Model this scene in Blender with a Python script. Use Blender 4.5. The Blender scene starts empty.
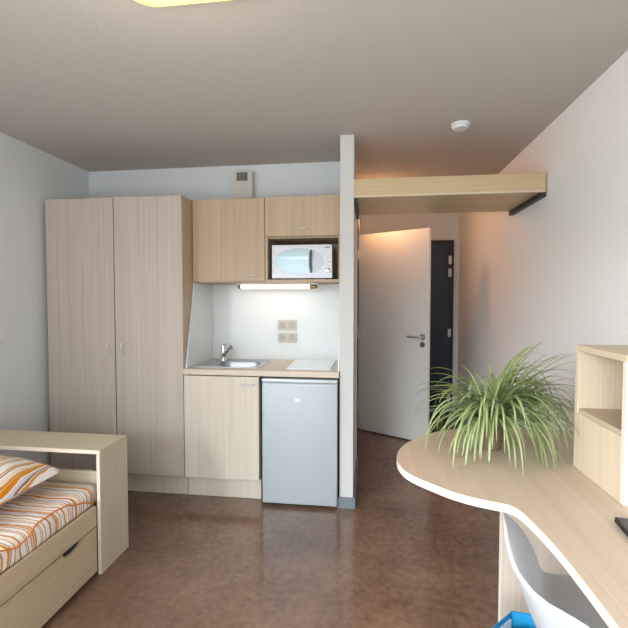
import bpy, bmesh, math, random
from mathutils import Vector, Matrix
random.seed(7)
PI = math.pi
scene = bpy.context.scene
COL = scene.collection

# ------------------------------------------------------------------ helpers
def lin(c):
    return tuple(((v/255.0)/12.92 if v/255.0 <= 0.04045 else ((v/255.0+0.055)/1.055)**2.4) for v in c) + (1.0,)

def newmat(name):
    m = bpy.data.materials.new(name); m.use_nodes = True
    nt = m.node_tree; b = nt.nodes['Principled BSDF']
    return m, nt, b

def plain(name, c, rough=0.5, metal=0.0, spec=0.5, bump=0.0, bscale=200, var=0.0, coat=0.0):
    m, nt, b = newmat(name)
    b.inputs['Base Color'].default_value = lin(c)
    b.inputs['Roughness'].default_value = rough
    b.inputs['Metallic'].default_value = metal
    b.inputs['Specular IOR Level'].default_value = spec
    b.inputs['Coat Weight'].default_value = coat
    tc = nt.nodes.new('ShaderNodeTexCoord')
    n = nt.nodes.new('ShaderNodeTexNoise'); n.inputs['Scale'].default_value = bscale; n.inputs['Detail'].default_value = 3
    nt.links.new(tc.outputs['Object'], n.inputs['Vector'])
    if bump:
        bp = nt.nodes.new('ShaderNodeBump'); bp.inputs['Strength'].default_value = bump; bp.inputs['Distance'].default_value = 0.002
        nt.links.new(n.outputs['Fac'], bp.inputs['Height']); nt.links.new(bp.outputs['Normal'], b.inputs['Normal'])
    if var:
        mx = nt.nodes.new('ShaderNodeMix'); mx.data_type = 'RGBA'
        mx.inputs[6].default_value = lin(c); mx.inputs[7].default_value = lin(tuple(max(0, v*(1-var)) for v in c))
        nt.links.new(n.outputs['Fac'], mx.inputs[0]); nt.links.new(mx.outputs[2], b.inputs['Base Color'])
    return m

def wood(name, c1, c2, axis, rough=0.45, fine=150):
    """fine straight grained laminate; axis is the direction of the grain"""
    m, nt, b = newmat(name)
    tc = nt.nodes.new('ShaderNodeTexCoord'); mp = nt.nodes.new('ShaderNodeMapping')
    s = [1.0, 1.0, 1.0]; s['xyz'.index(axis)] = 0.010
    mp.inputs['Scale'].default_value = s
    nt.links.new(tc.outputs['Object'], mp.inputs['Vector'])
    n1 = nt.nodes.new('ShaderNodeTexNoise'); n1.inputs['Scale'].default_value = fine; n1.inputs['Detail'].default_value = 5; n1.inputs['Roughness'].default_value = .65
    n2 = nt.nodes.new('ShaderNodeTexNoise'); n2.inputs['Scale'].default_value = fine*0.3; n2.inputs['Detail'].default_value = 2
    for n in (n1, n2): nt.links.new(mp.outputs['Vector'], n.inputs['Vector'])
    ad = nt.nodes.new('ShaderNodeMath'); ad.operation = 'MULTIPLY_ADD'; ad.inputs[1].default_value = 0.65
    sc = nt.nodes.new('ShaderNodeMath'); sc.operation = 'MULTIPLY'; sc.inputs[1].default_value = 0.35
    nt.links.new(n2.outputs['Fac'], sc.inputs[0]); nt.links.new(n1.outputs['Fac'], ad.inputs[0]); nt.links.new(sc.outputs[0], ad.inputs[2])
    cr = nt.nodes.new('ShaderNodeValToRGB')
    cr.color_ramp.elements[0].position = 0.32; cr.color_ramp.elements[0].color = lin(tuple(a*.72+b_*.28 for a, b_ in zip(c2, c1)))
    cr.color_ramp.elements[1].position = 0.64; cr.color_ramp.elements[1].color = lin(c1)
    nt.links.new(ad.outputs[0], cr.inputs['Fac']); nt.links.new(cr.outputs['Color'], b.inputs['Base Color'])
    b.inputs['Roughness'].default_value = rough; b.inputs['Specular IOR Level'].default_value = 0.35
    return m

def emis(name, c, strength):
    m, nt, b = newmat(name)
    b.inputs['Base Color'].default_value = lin(c); b.inputs['Emission Color'].default_value = lin(c)
    b.inputs['Emission Strength'].default_value = strength
    return m

class BM:
    """collects shapes in world coordinates"""
    def __init__(s): s.bm = bmesh.new()
    def box(s, x0, x1, y0, y1, z0, z1, bev=0.0, seg=2, rot=None):
        r = bmesh.ops.create_cube(s.bm, size=1)
        vs = r['verts']
        for v in vs:
            v.co = Vector(((x0+x1)/2+v.co.x*(x1-x0), (y0+y1)/2+v.co.y*(y1-y0), (z0+z1)/2+v.co.z*(z1-z0)))
        if bev:
            es = list({e for v in vs for e in v.link_edges})
            bb = bmesh.ops.bevel(s.bm, geom=es, offset=bev, segments=seg, affect='EDGES', profile=0.5)
            vs = [v for v in bb['verts']] + [v for v in vs if v.is_valid]
            vs = list({v for v in vs if v.is_valid})
        if rot:
            M, piv = rot
            for v in vs: v.co = M @ (v.co-Vector(piv)) + Vector(piv)
        return s
    def prism(s, pts, lo, hi, axis='z'):
        """extrude 2D polygon along axis; pts are the other two coordinates in order"""
        def P(a, b, c):
            return {'z': (a, b, c), 'x': (c, a, b), 'y': (a, c, b)}[axis]
        a = [s.bm.verts.new(P(p[0], p[1], lo)) for p in pts]
        b = [s.bm.verts.new(P(p[0], p[1], hi)) for p in pts]
        n = len(pts)
        s.bm.faces.new(a); s.bm.faces.new(list(reversed(b)))
        for i in range(n): s.bm.faces.new((a[i], b[i], b[(i+1) % n], a[(i+1) % n]))
        return s
    def lathe(s, prof, c, n=32, axis='z'):
        """prof: (radius, height) list, revolved about an axis through c"""
        rings = []
        for r, h in prof:
            ring = []
            for k in range(n):
                t = 2*PI*k/n
                d = {'z': Vector((r*math.cos(t), r*math.sin(t), h)), 'y': Vector((r*math.cos(t), h, r*math.sin(t))), 'x': Vector((h, r*math.cos(t), r*math.sin(t)))}[axis]
                ring.append(s.bm.verts.new(Vector(c)+d))
            rings.append(ring)
        for a, b in zip(rings, rings[1:]):
            for k in range(n): s.bm.faces.new((a[k], a[(k+1) % n], b[(k+1) % n], b[k]))
        if prof[0][0] > 1e-4: s.bm.faces.new(rings[0])
        if prof[-1][0] > 1e-4: s.bm.faces.new(rings[-1])
        return s
    def tube(s, pts, r, n=10, r2=None):
        pts = [Vector(p) for p in pts]; rings = []
        for i, p in enumerate(pts):
            d = (pts[min(i+1, len(pts)-1)]-pts[max(i-1, 0)]).normalized()
            a = d.cross(Vector((0, 0, 1)))
            if a.length < 1e-3: a = d.cross(Vector((1, 0, 0)))
            a.normalize(); b = d.cross(a)
            rr = r if r2 is None else r+(r2-r)*i/(len(pts)-1)
            rings.append([s.bm.verts.new(p+a*rr*math.cos(2*PI*k/n)+b*rr*math.sin(2*PI*k/n)) for k in range(n)])
        for A, B in zip(rings, rings[1:]):
            for k in range(n): s.bm.faces.new((A[k], A[(k+1) % n], B[(k+1) % n], B[k]))
        s.bm.faces.new(rings[0]); s.bm.faces.new(rings[-1])
        return s

def obj(name, B, mat, parent=None, smooth=False, origin=None, uvkeep=False):
    bm = B.bm if isinstance(B, BM) else B
    bmesh.ops.remove_doubles(bm, verts=bm.verts, dist=1e-6) if not uvkeep else None
    if not uvkeep: bmesh.ops.recalc_face_normals(bm, faces=bm.faces)
    if parent is not None: org = parent_org(parent)
    elif origin is not None: org = Vector(origin)
    else:
        xs = [v.co.x for v in bm.verts]; ys = [v.co.y for v in bm.verts]; zs = [v.co.z for v in bm.verts]
        org = Vector(((min(xs)+max(xs))/2, (min(ys)+max(ys))/2, min(zs)))
    bmesh.ops.translate(bm, verts=bm.verts, vec=-org)
    me = bpy.data.meshes.new(name); bm.to_mesh(me); bm.free()
    if isinstance(mat, (list, tuple)):
        for m in mat: me.materials.append(m)
    else: me.materials.append(mat)
    if smooth:
        for p in me.polygons: p.use_smooth = True
        try: me.set_sharp_from_angle(angle=math.radians(40))
        except Exception: pass
    o = bpy.data.objects.new(name, me); COL.objects.link(o)
    if parent is not None: o.parent = parent
    else: o.location = org
    return o

def parent_org(o):
    v = Vector((0, 0, 0))
    while o is not None: v += o.location; o = o.parent
    return v

def thing(name, label, cat, loc, group=None):
    o = bpy.data.objects.new(name, None); COL.objects.link(o); o.location = loc
    o.empty_display_size = 0.05
    return tag(o, label, cat, group)

def tag(o, label, cat, group=None):
    o['label'] = label; o['category'] = cat
    if group: o['group'] = group
    return o

def struct(name, B, mat, label=None, smooth=False):
    o = obj(name, B, mat, smooth=smooth); o['kind'] = 'structure'
    if label: o['label'] = label
    return o

def sroot(name, loc):
    o = bpy.data.objects.new(name, None); COL.objects.link(o); o.location = loc; o['kind'] = 'structure'
    o.empty_display_size = 0.05
    return o

# ------------------------------------------------------------------ materials
XL, XR = -2.25, 1.06          # side walls
YB, YH, YW = 3.18, 5.16, -1.7  # kitchen back wall, hall end wall, window wall
ZC = 2.38
DX0, DX1 = -0.178, -0.092      # dividing wall

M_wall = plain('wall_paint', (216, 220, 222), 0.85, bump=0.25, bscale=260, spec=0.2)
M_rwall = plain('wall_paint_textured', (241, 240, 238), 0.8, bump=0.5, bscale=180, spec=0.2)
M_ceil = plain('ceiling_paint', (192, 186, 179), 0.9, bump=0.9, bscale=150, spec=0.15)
M_trim = plain('white_trim', (226, 226, 222), 0.4)
M_base = plain('grey_skirting', (112, 124, 132), 0.45)
M_oakv = wood('pale_oak_vertical', (214, 203, 188), (190, 177, 161), 'z')
M_greyoak = wood('greyed_oak_vertical', (198, 186, 174), (166, 153, 142), 'z')
M_warmlitoak = wood('oak_vertical_warm_lit', (192, 171, 145), (166, 145, 119), 'z')  # oak with the warm light on the upper cupboards put into its colour
M_oakx = wood('pale_oak_crosswise', (208, 194, 172), (182, 166, 143), 'x')
M_oaky = wood('pale_oak_lengthwise', (204, 186, 158), (176, 157, 129), 'y')
M_desk = wood('desk_oak', (211, 190, 169), (186, 165, 145), 'y', 0.4, 110)
M_shelf = wood('shelf_oak', (204, 184, 148), (178, 156, 118), 'x', 0.4)
M_top = wood('worktop_oak', (214, 198, 180), (192, 174, 156), 'x', 0.35)
M_edge = plain('light_edging', (220, 208, 190), 0.45)
M_dark = plain('dark_gap', (38, 34, 32), 0.7)
M_white = plain('white_laminate', (216, 220, 222), 0.3)
M_chrome = plain('chrome', (215, 215, 218), 0.12, 1.0)
M_steel = plain('brushed_steel', (190, 192, 194), 0.28, 1.0)
M_satin = plain('satin_metal', (222, 222, 222), 0.35, 0.3)
M_fridge = plain('silver_lacquer', (176, 184, 190), 0.5, 0.15)
M_plast = plain('white_plastic', (228, 230, 232), 0.3)
M_beige = plain('beige_plastic', (205, 200, 190), 0.4)

def floor_mat():
    m, nt, b = newmat('brown_vinyl_floor')
    tc = nt.nodes.new('ShaderNodeTexCoord')
    n1 = nt.nodes.new('ShaderNodeTexNoise'); n1.inputs['Scale'].default_value = 2.6; n1.inputs['Detail'].default_value = 5; n1.inputs['Roughness'].default_value = 0.55
    n2 = nt.nodes.new('ShaderNodeTexNoise'); n2.inputs['Scale'].default_value = 34; n2.inputs['Detail'].default_value = 6
    mpf = nt.nodes.new('ShaderNodeMapping'); mpf.inputs['Location'].default_value = (3.3, 1.7, .437)
    nt.links.new(tc.outputs['Object'], mpf.inputs['Vector']); nt.links.new(mpf.outputs[0], n1.inputs['Vector']); nt.links.new(mpf.outputs[0], n2.inputs['Vector'])
    mx = nt.nodes.new('ShaderNodeMath'); mx.operation = 'MULTIPLY_ADD'; mx.inputs[1].default_value = 0.42
    s = nt.nodes.new('ShaderNodeMath'); s.operation = 'MULTIPLY'; s.inputs[1].default_value = 0.58
    nt.links.new(n1.outputs['Fac'], s.inputs[0]); nt.links.new(n2.outputs['Fac'], mx.inputs[0]); nt.links.new(s.outputs[0], mx.inputs[2])
    cr = nt.nodes.new('ShaderNodeValToRGB')
    cr.color_ramp.elements[0].position = 0.27; cr.color_ramp.elements[0].color = lin((78, 58, 46))
    cr.color_ramp.elements[1].position = 0.75; cr.color_ramp.elements[1].color = lin((146, 116, 96))
    nt.links.new(mx.outputs[0], cr.inputs['Fac']); nt.links.new(cr.outputs['Color'], b.inputs['Base Color'])
    rr = nt.nodes.new('ShaderNodeMapRange'); rr.inputs['To Min'].default_value = 0.13; rr.inputs['To Max'].default_value = 0.20
    nt.links.new(n1.outputs['Fac'], rr.inputs['Value']); nt.links.new(rr.outputs[0], b.inputs['Roughness'])
    b.inputs['Specular IOR Level'].default_value = 0.85
    return m
M_floor = floor_mat()

def stripe_mat(name, axis, scale=1.0, seed=0.0, amp=0.07):
    """white cotton printed with wavering orange, brown and pale blue stripes"""
    m, nt, b = newmat(name)
    N = nt.nodes.new; L = nt.links.new
    tc = N('ShaderNodeTexCoord'); sep = N('ShaderNodeSeparateXYZ'); L(tc.outputs['Object'], sep.inputs[0])
    nz = N('ShaderNodeTexNoise'); nz.inputs['Scale'].default_value = 5.0; nz.inputs['Detail'].default_value = 3
    mp = N('ShaderNodeMapping'); mp.inputs['Location'].default_value = (seed, seed, 0); L(tc.outputs['Object'], mp.inputs[0]); L(mp.outputs[0], nz.inputs['Vector'])
    w = N('ShaderNodeMath'); w.operation = 'MULTIPLY_ADD'; w.inputs[1].default_value = amp
    L(nz.outputs['Fac'], w.inputs[0]); L(sep.outputs['XYZ'.index(axis)], w.inputs[2])
    def band(period, off, width):
        a = N('ShaderNodeMath'); a.operation = 'MULTIPLY_ADD'; a.inputs[1].default_value = scale/period; a.inputs[2].default_value = off
        L(w.outputs[0], a.inputs[0])
        f = N('ShaderNodeMath'); f.operation = 'FRACT'; L(a.outputs[0], f.inputs[0])
        c = N('ShaderNodeMath'); c.operation = 'LESS_THAN'; c.inputs[1].default_value = width; L(f.outputs[0], c.inputs[0])
        return c
    col = None
    prev = lin((236, 232, 228))
    for period, off, width, c in ((0.112, 0.1, 0.13, (208, 213, 226)), (0.087, 0.55, 0.12, (240, 218, 198)), (0.0262, 0.2, 0.19, (214, 148, 60)), (0.0397, 0.7, 0.09, (164, 108, 58)), (0.121, 0.4, 0.06, (222, 140, 26))):
        mx = N('ShaderNodeMix'); mx.data_type = 'RGBA'
        L(band(period, off, width).outputs[0], mx.inputs[0])
        if col is None: mx.inputs[6].default_value = prev
        else: L(col.outputs[2], mx.inputs[6])
        mx.inputs[7].default_value = lin(c); col = mx
    L(col.outputs[2], b.inputs['Base Color'])
    b.inputs['Roughness'].default_value = 0.9; b.inputs['Specular IOR Level'].default_value = 0.1
    return m
M_sheet = stripe_mat('striped_sheet', 'Y')
M_pill = stripe_mat('striped_pillowcase', 'X', 0.85, 3.0, 0.035)

# ------------------------------------------------------------------ room shell
T = 0.1
struct('floor', BM().box(XL-T, XR+T, YW-T, YH+T, -0.08, 0.0), M_floor)
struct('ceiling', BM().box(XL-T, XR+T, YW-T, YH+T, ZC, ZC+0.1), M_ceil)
vy0, vy1 = -1.5, -.15
w = BM(); w.box(XL-T, XL, YW, vy0, 0, ZC); w.box(XL-T, XL, vy1, YH, 0, ZC); w.box(XL-T, XL, vy0, vy1, 0, .25); w.box(XL-T, XL, vy0, vy1, 2.15, ZC)
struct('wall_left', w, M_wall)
wr = sroot('added_side_window', (XL-.05, (vy0+vy1)/2, .25))  # unseen window, added so that more daylight reaches the right wall
fr = BM(); fr.box(XL-.08, XL-.02, vy0, vy1, .25, .3); fr.box(XL-.08, XL-.02, vy0, vy1, 2.10, 2.15); fr.box(XL-.08, XL-.02, vy0, vy0+.05, .3, 2.1); fr.box(XL-.08, XL-.02, vy1-.05, vy1, .3, 2.1)
obj('window_frame', fr, M_trim, wr)
struct('wall_right', BM().box(XR, XR+T, YW, YH, 0, ZC), M_rwall)
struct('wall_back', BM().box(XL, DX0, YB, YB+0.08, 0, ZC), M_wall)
w = BM(); w.box(XL-T, 0.08, YH, YH+T, 0, ZC); w.box(1.0, XR+T, YH, YH+T, 0, ZC); w.box(0.08, 1.0, YH, YH+T, 2.045, ZC)
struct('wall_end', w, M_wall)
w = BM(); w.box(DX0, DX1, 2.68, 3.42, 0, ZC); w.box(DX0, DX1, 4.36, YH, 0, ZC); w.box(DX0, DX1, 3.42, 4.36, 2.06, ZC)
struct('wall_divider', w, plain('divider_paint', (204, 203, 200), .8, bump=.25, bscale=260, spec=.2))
# window wall behind the viewpoint
wx0, wx1, wz0, wz1 = -1.75, 0.65, 0.25, 2.15
w = BM(); w.box(XL-T, wx0, YW-T, YW, 0, ZC); w.box(wx1, XR+T, YW-T, YW, 0, ZC); w.box(wx0, wx1, YW-T, YW, 0, wz0); w.box(wx0, wx1, YW-T, YW, wz1, ZC)
struct('wall_front', w, M_wall)
wr = sroot('window_1', ((wx0+wx1)/2, YW-0.05, wz0))
fr = BM(); f = 0.05
fr.box(wx0, wx1, YW-.08, YW-.02, wz0, wz0+f); fr.box(wx0, wx1, YW-.08, YW-.02, wz1-f, wz1)
fr.box(wx0, wx0+f, YW-.08, YW-.02, wz0+f, wz1-f); fr.box(wx1-f, wx1, YW-.08, YW-.02, wz0+f, wz1-f)
fr.box(-0.58, -0.52, YW-.08, YW-.02, wz0+f, wz1-f)
obj('window_frame', fr, M_trim, wr)

# skirting
struct('baseboard_divider', BM().box(DX0-.016, DX1+.016, 2.664, 2.68, 0, .07, .002, 1).box(DX1, DX1+.016, 2.68, 3.37, 0, .07), M_base)
struct('baseboard_kitchen', BM().box(DX0-.014, DX0, 2.68, 3.17, 0, .07), plain('shaded_skirting', (70, 74, 80), .5))  # skirting darkened, shade of the fridge gap put into its colour
struct('baseboard_right', BM().box(XR-.014, XR, 1.65, YH, 0, .07), M_base)
struct('baseboard_left', BM().box(XL, XL+.014, 2.15, 2.655, 0, .07), M_base)
struct('baseboard_hall', BM().box(DX1, .04, YH-.014, YH, 0, .07), M_base)

# doorway lining round the side-room opening
tr = BM(); tr.box(DX0-.01, DX1+.006, 3.37, 3.42, 0, 2.09); tr.box(DX0-.01, DX1+.006, 4.36, 4.41, 0, 2.09); tr.box(DX0-.01, DX1+.006, 3.42, 4.36, 2.03, 2.09)
struct('trim_1', tr, M_trim)

# end door, dark
M_navy = plain('dark_lacquer', (36, 50, 68), 0.4, var=.12, bscale=30)
M_navyf = plain('dark_frame_paint', (34, 32, 40), 0.4)
d = sroot('door_1', (.53, YH, 0))
obj('door_leaf', BM().box(.125, .955, YH-.02, YH+.02, .008, 2.0, .002, 1), M_navy, d)
fb = BM(); fb.box(.08, .122, YH-.03, YH+.06, 0, 2.045); fb.box(.958, 1.0, YH-.03, YH+.06, 0, 2.045); fb.box(.122, .958, YH-.03, YH+.06, 2.003, 2.045)
obj('door_frame', fb, M_navyf, d)
for z in (1.81, 1.66, .95, .17):
    obj('hinge', BM().lathe([(.009, -.05), (.009, .05)], (.956, YH-.038, z), 12).box(.94, .974, YH-.034, YH-.0205, z-.045, z+.045), M_satin, d, True)
obj('door_handle', BM().lathe([(.024, 0), (.024, -.01)], (.2, YH-.021, 1.0), 20, 'y').tube([(.2, YH-.03, 1.0), (.2, YH-.07, 1.0), (.32, YH-.07, 1.0)], .009), M_satin, d, True)

# open white door
hx, hy = -0.098, 4.325; ex, ey = 0.552, 3.948
ang = math.atan2(ey-hy, ex-hx); Ld = math.hypot(ex-hx, ey-hy)
R = Matrix.Rotation(ang, 3, 'Z'); piv = (hx, hy, 0)
d2 = sroot('door_2', (hx, hy, 0))
M_door = plain('white_door_paint', (240, 242, 240), 0.35)
obj('door_leaf', BM().box(hx, hx+Ld, hy, hy+.04, .012, 2.0, .002, 1, (R, piv)), M_door, d2)
def dl(x, y, z): return R @ (Vector((hx+x, hy+y, z))-Vector(piv)) + Vector(piv)
hb = BM(); q = Ld-.055
def ros(B, c, r, th):
    rings = []
    for rr, t in ((r, 0), (r, -th), (r*.3, -th)):
        rings.append([B.bm.verts.new(dl(c[0]+rr*math.cos(2*PI*k/20), t, c[1]+rr*math.sin(2*PI*k/20))) for k in range(20)])
    for A, Bb in zip(rings, rings[1:]):
        for k in range(20): B.bm.faces.new((A[k], A[(k+1) % 20], Bb[(k+1) % 20], Bb[k]))
    B.bm.faces.new(rings[-1])
ros(hb, (q, 1.0), .026, .012); hb.tube([dl(q, -.01, 1.0), dl(q, -.055, 1.0), dl(q-.02, -.06, 1.0), dl(q-.13, -.06, 1.003)], .0105)
M_hand = plain('door_furniture_metal', (165, 165, 168), .3, .9)
obj('door_handle', hb, M_hand, d2, True)
lb = BM(); ros(lb, (q, .928), .024, .012); obj('lock_rosette', lb, M_hand, d2, True)
for z in (.25, 1.0, 1.8):
    obj('hinge', BM().lathe([(.008, -.045), (.008, .045)], (hx-.002, hy-.006, z), 12), M_satin, d2, True)

# ------------------------------------------------------------------ wardrobe
G_K = 'kitchen cupboards'
wd = thing('wardrobe', 'tall two-door pale oak wardrobe in the corner beside the kitchenette', 'wardrobe', (-1.72, 2.93, 0))
b = BM(); x0, x1 = -2.213, -1.225
b.box(x0, x0+.018, 2.682, 3.175, .15, 2.035); b.box(x1-.018, x1, 2.682, 3.175, .15, 2.035)
b.box(x0+.018, x1-.018, 2.682, 3.175, 2.017, 2.035); b.box(x0+.018, x1-.018, 2.682, 3.175, .15, .168); b.box(x0+.018, x1-.018, 3.165, 3.175, .168, 2.017)
obj('carcass', b, M_warmlitoak, wd)
for a, c, hxx in ((x0, -1.7125, -1.757), (-1.7055, x1, -1.651)):
    dd = obj('door', BM().box(a, c, 2.66, 2.68, .152, 2.035, .0015, 1), M_greyoak, wd)
    obj('handle', BM().tube([(hxx, 2.66, 1.053), (hxx, 2.64, 1.05), (hxx, 2.636, 1.03), (hxx, 2.636, .99), (hxx, 2.64, .968), (hxx, 2.66, .965)], .004, 8), M_satin, dd, True)
obj('plinth', BM().box(x0, x1, 2.722, 2.738, 0.002, .15), M_oakv, wd)

# ------------------------------------------------------------------ kitchen base cupboard
kc = thing('base_cupboard', 'pale oak one-door base cupboard under the sink', 'cupboard', (-.96, 2.93, 0))
x0, x1 = -1.222, -.706
b = BM()
b.box(x0, x0+.016, 2.682, 3.16, .15, .847); b.box(x1-.016, x1, 2.682, 3.16, .15, .847); b.box(x0+.016, x1-.016, 2.682, 3.16, .15, .166); b.box(x0+.016, x1-.016, 3.15, 3.16, .166, .847)
obj('carcass', b, M_oakv, kc)
dd = obj('door', BM().box(x0+.002, x1-.001, 2.66, 2.68, .152, .840, .0015, 1), M_oakv, kc)
obj('handle', BM().tube([(-.828, 2.66, .79), (-.825, 2.64, .79), (-.81, 2.636, .79), (-.755, 2.636, .79), (-.74, 2.64, .79), (-.737, 2.66, .79)], .0045, 8), M_satin, dd, True)
obj('plinth', BM().box(x0, x1-.003, 2.722, 2.738, .002, .149).box(x1-.019, x1-.003, 2.7385, 3.15, .002, .149), M_oakv, kc)

# worktop with a sink cut-out
wt = thing('worktop', 'pale oak worktop running over the base cupboard and fridge', 'worktop', (-.70, 2.92, .83))
X0, X1, Y0, Y1 = -1.222, -.182, 2.655, 3.165
bx0, bx1, by0, by1 = -1.06, -.762, 2.785, 3.02     # bowl opening
b = BM()
b.box(X0, bx0, Y0, Y1, .848, .884); b.box(bx1, X1, Y0, Y1, .848, .884); b.box(bx0, bx1, Y0, by0, .848, .884); b.box(bx0, bx1, by1, Y1, .848, .884)
obj('slab', b, M_top, wt)

# sink
sk = thing('kitchen_sink', 'stainless steel inset sink with drainer and bowl on the worktop', 'sink', (-.94, 2.94, .884))
b = BM(); z = .887
sx0, sx1, sy0, sy1 = -1.20, -.722, 2.735, 3.105
bm = b.bm
def rr(cx, cy, hx_, hy_, r, z, n=6):
    o = []
    for qx, qy, a0 in ((1, 1, 0), (-1, 1, 90), (-1, -1, 180), (1, -1, 270)):
        for k in range(n+1):
            t = math.radians(a0+90*k/n)
            o.append((cx+qx*(hx_-r)+r*math.cos(t), cy+qy*(hy_-r)+r*math.sin(t), z))
    return o
def bridge(bm, loops, cap=True):
    R_ = [[bm.verts.new(p) for p in l] for l in loops]
    n = len(R_[0])
    for A, B_ in zip(R_, R_[1:]):
        for k in range(n): bm.faces.new((A[k], A[(k+1) % n], B_[(k+1) % n], B_[k]))
    if cap: bm.faces.new(R_[-1])
cx, cy = (sx0+sx1)/2, (sy0+sy1)/2; hw, hh = (sx1-sx0)/2, (sy1-sy0)/2
bcx, bcy = (bx0+bx1)/2, (by0+by1)/2
bridge(bm, [rr(cx, cy, hw, hh, .02, .8843), rr(cx, cy, hw-.002, hh-.002, .02, .89), rr(cx, cy, hw-.01, hh-.01, .018, .8905), rr(cx, cy, hw-.014, hh-.014, .016, .887),
            rr(bcx, bcy, .150, .12, .05, .887), rr(bcx, bcy, .139, .112, .05, .882), rr(bcx, bcy, .133, .108, .05, .80), rr(bcx, bcy, .11, .09, .04, .755), rr(bcx, bcy, .02, .02, .0199, .752)])
obj('basin', b, M_steel, sk, True)
for k in range(4):
    obj('drainer_rib', BM().box(-1.178+k*.02, -1.173+k*.02, 2.78, 3.0, .8865, .8895, .001, 1), M_steel, sk)
obj('drain_strainer', BM().lathe([(.03, .753), (.03, .757), (.012, .755)], (bcx, bcy, 0), 20), M_chrome, sk, True)
obj('overflow_plate', BM().lathe([(.017, 0), (.017, -.004), (.006, -.005)], (bcx, 3.03, .85), 16, 'y'), M_chrome, sk, True)
# tap
tp = thing('mixer_tap', 'chrome single lever mixer tap standing at the back of the sink', 'tap', (-1.085, 3.06, .888))
c = (-1.085, 3.06, 0)
obj('tap_body', BM().lathe([(.026, .8875), (.026, .896), (.021, .902), (.0205, .985), (.017, 1.0), (.0, 1.002)], c, 24), M_chrome, tp, True)
obj('spout', BM().tube([(-1.08, 3.045, .925), (-1.045, 3.01, .958), (-1.01, 2.975, .992), (-.995, 2.96, 1.003), (-.987, 2.952, .992)], .014, 12, .012), M_chrome, tp, True)
obj('lever', BM().tube([(-1.085, 3.06, .985), (-1.083, 3.057, 1.004), (-1.065, 3.04, 1.012), (-1.05, 3.025, 1.014)], .008, 10), M_chrome, tp, True)

# hob
hb_ = thing('ceramic_hob', 'white glass ceramic hob plate set into the worktop by the wall', 'hob', (-.39, 2.94, .884))
obj('glass_plate', BM().box(-.537, -.243, 2.745, 3.13, .884, .8905, .002, 2), plain('white_glass', (226, 232, 234), .08, coat=.4), hb_)
obj('metal_rim', BM().box(-.541, -.239, 2.741, 2.745, .884, .889).box(-.541, -.239, 3.13, 3.134, .884, .889).box(-.541, -.537, 2.745, 3.13, .884, .889).box(-.243, -.239, 2.745, 3.13, .884, .889), M_steel, hb_)

# splashback panels
sp = thing('splashback', 'white three-sided splashback between worktop and wall cupboards', 'splashback', (-.7, 3.17, .8845))
obj('back_panel', BM().box(-1.21, -.192, 3.165, 3.178, .8845, 1.463), M_white, sp)
for nm, xa in (('left_side_panel', -1.222), ('right_side_panel', -.192)):
    obj('side_panel', BM().prism([(2.685, .885), (3.164, .885), (3.164, 1.463), (2.835, 1.463)], xa, xa+.011, 'x'), M_white, sp)

# sockets
M_sock = plain('socket_plastic', (188, 184, 176), .4); M_sockd = plain('socket_recess', (174, 169, 161), .5)
for z, nm in ((1.113, 'upper'), (1.016, 'lower')):
    s_ = thing('double_socket', nm+' of the two grey double socket plates on the splashback', 'socket', (-.613, 3.165, z), 'double sockets on the splashback')
    obj('plate', BM().box(-.687, -.539, 3.156, 3.165, z, z+.077, .002, 2), M_sock, s_)
    for xx in (-.65, -.576):
        obj('socket_face', BM().lathe([(.026, 0), (.026, -.003), (.022, -.003), (.02, -.0005), (.002, -.0005)], (xx, 3.156, z+.0385), 24, 'y'), M_sockd, s_, True)

# ------------------------------------------------------------------ wall cupboards
wc = thing('wall_cupboard', 'square one-door oak wall cupboard next to the wardrobe', 'cupboard', (-.96, 3.0, 1.466), 'wall cupboards over the worktop')
x0, x1 = -1.222, -.702
b = BM(); b.box(x0, x0+.016, 2.844, 3.178, 1.466, 2.04); b.box(x1-.016, x1, 2.844, 3.178, 1.466, 2.04); b.box(x0+.016, x1-.016, 2.844, 3.178, 1.466, 1.482); b.box(x0+.016, x1-.016, 2.844, 3.178, 2.024, 2.04); b.box(x0+.016, x1-.016, 3.168, 3.178, 1.482, 2.024)
obj('carcass', b, M_warmlitoak, wc)
dd = obj('door', BM().box(x0+.002, x1-.002, 2.824, 2.843, 1.472, 2.04, .0015, 1), M_warmlitoak, wc)
obj('handle', BM().tube([(-.831, 2.824, 1.516), (-.828, 2.806, 1.516), (-.818, 2.802, 1.516), (-.775, 2.802, 1.516), (-.762, 2.806, 1.516), (-.759, 2.824, 1.516)], .0045, 8), M_satin, dd, True)
mc = thing('wall_cupboard', 'oak wall cupboard with a flap door above the microwave niche', 'cupboard', (-.44, 3.0, 1.466), 'wall cupboards over the worktop')
x0, x1 = -.700, -.182
b = BM(); b.box(x0, x0+.016, 2.826, 3.178, 1.466, 2.04); b.box(x1-.016, x1, 2.826, 3.178, 1.466, 2.04); b.box(x0+.016, x1-.016, 2.826, 3.178, 1.466, 1.484); b.box(x0+.016, x1-.016, 2.844, 3.178, 2.024, 2.04)
b.box(x0+.016, x1-.016, 2.844, 3.178, 1.765, 1.781); b.box(x0+.016, x1-.016, 3.168, 3.178, 1.484, 2.024)
obj('carcass', b, M_warmlitoak, mc)
dd = obj('flap_door', BM().box(x0+.004, x1-.001, 2.806, 2.825, 1.775, 2.04, .0015, 1), M_warmlitoak, mc)
obj('handle', BM().tube([(-.474, 2.806, 1.825), (-.471, 2.788, 1.825), (-.46, 2.784, 1.825), (-.418, 2.784, 1.825), (-.407, 2.788, 1.825), (-.404, 2.806, 1.825)], .0045, 8), M_satin, dd, True)

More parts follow.
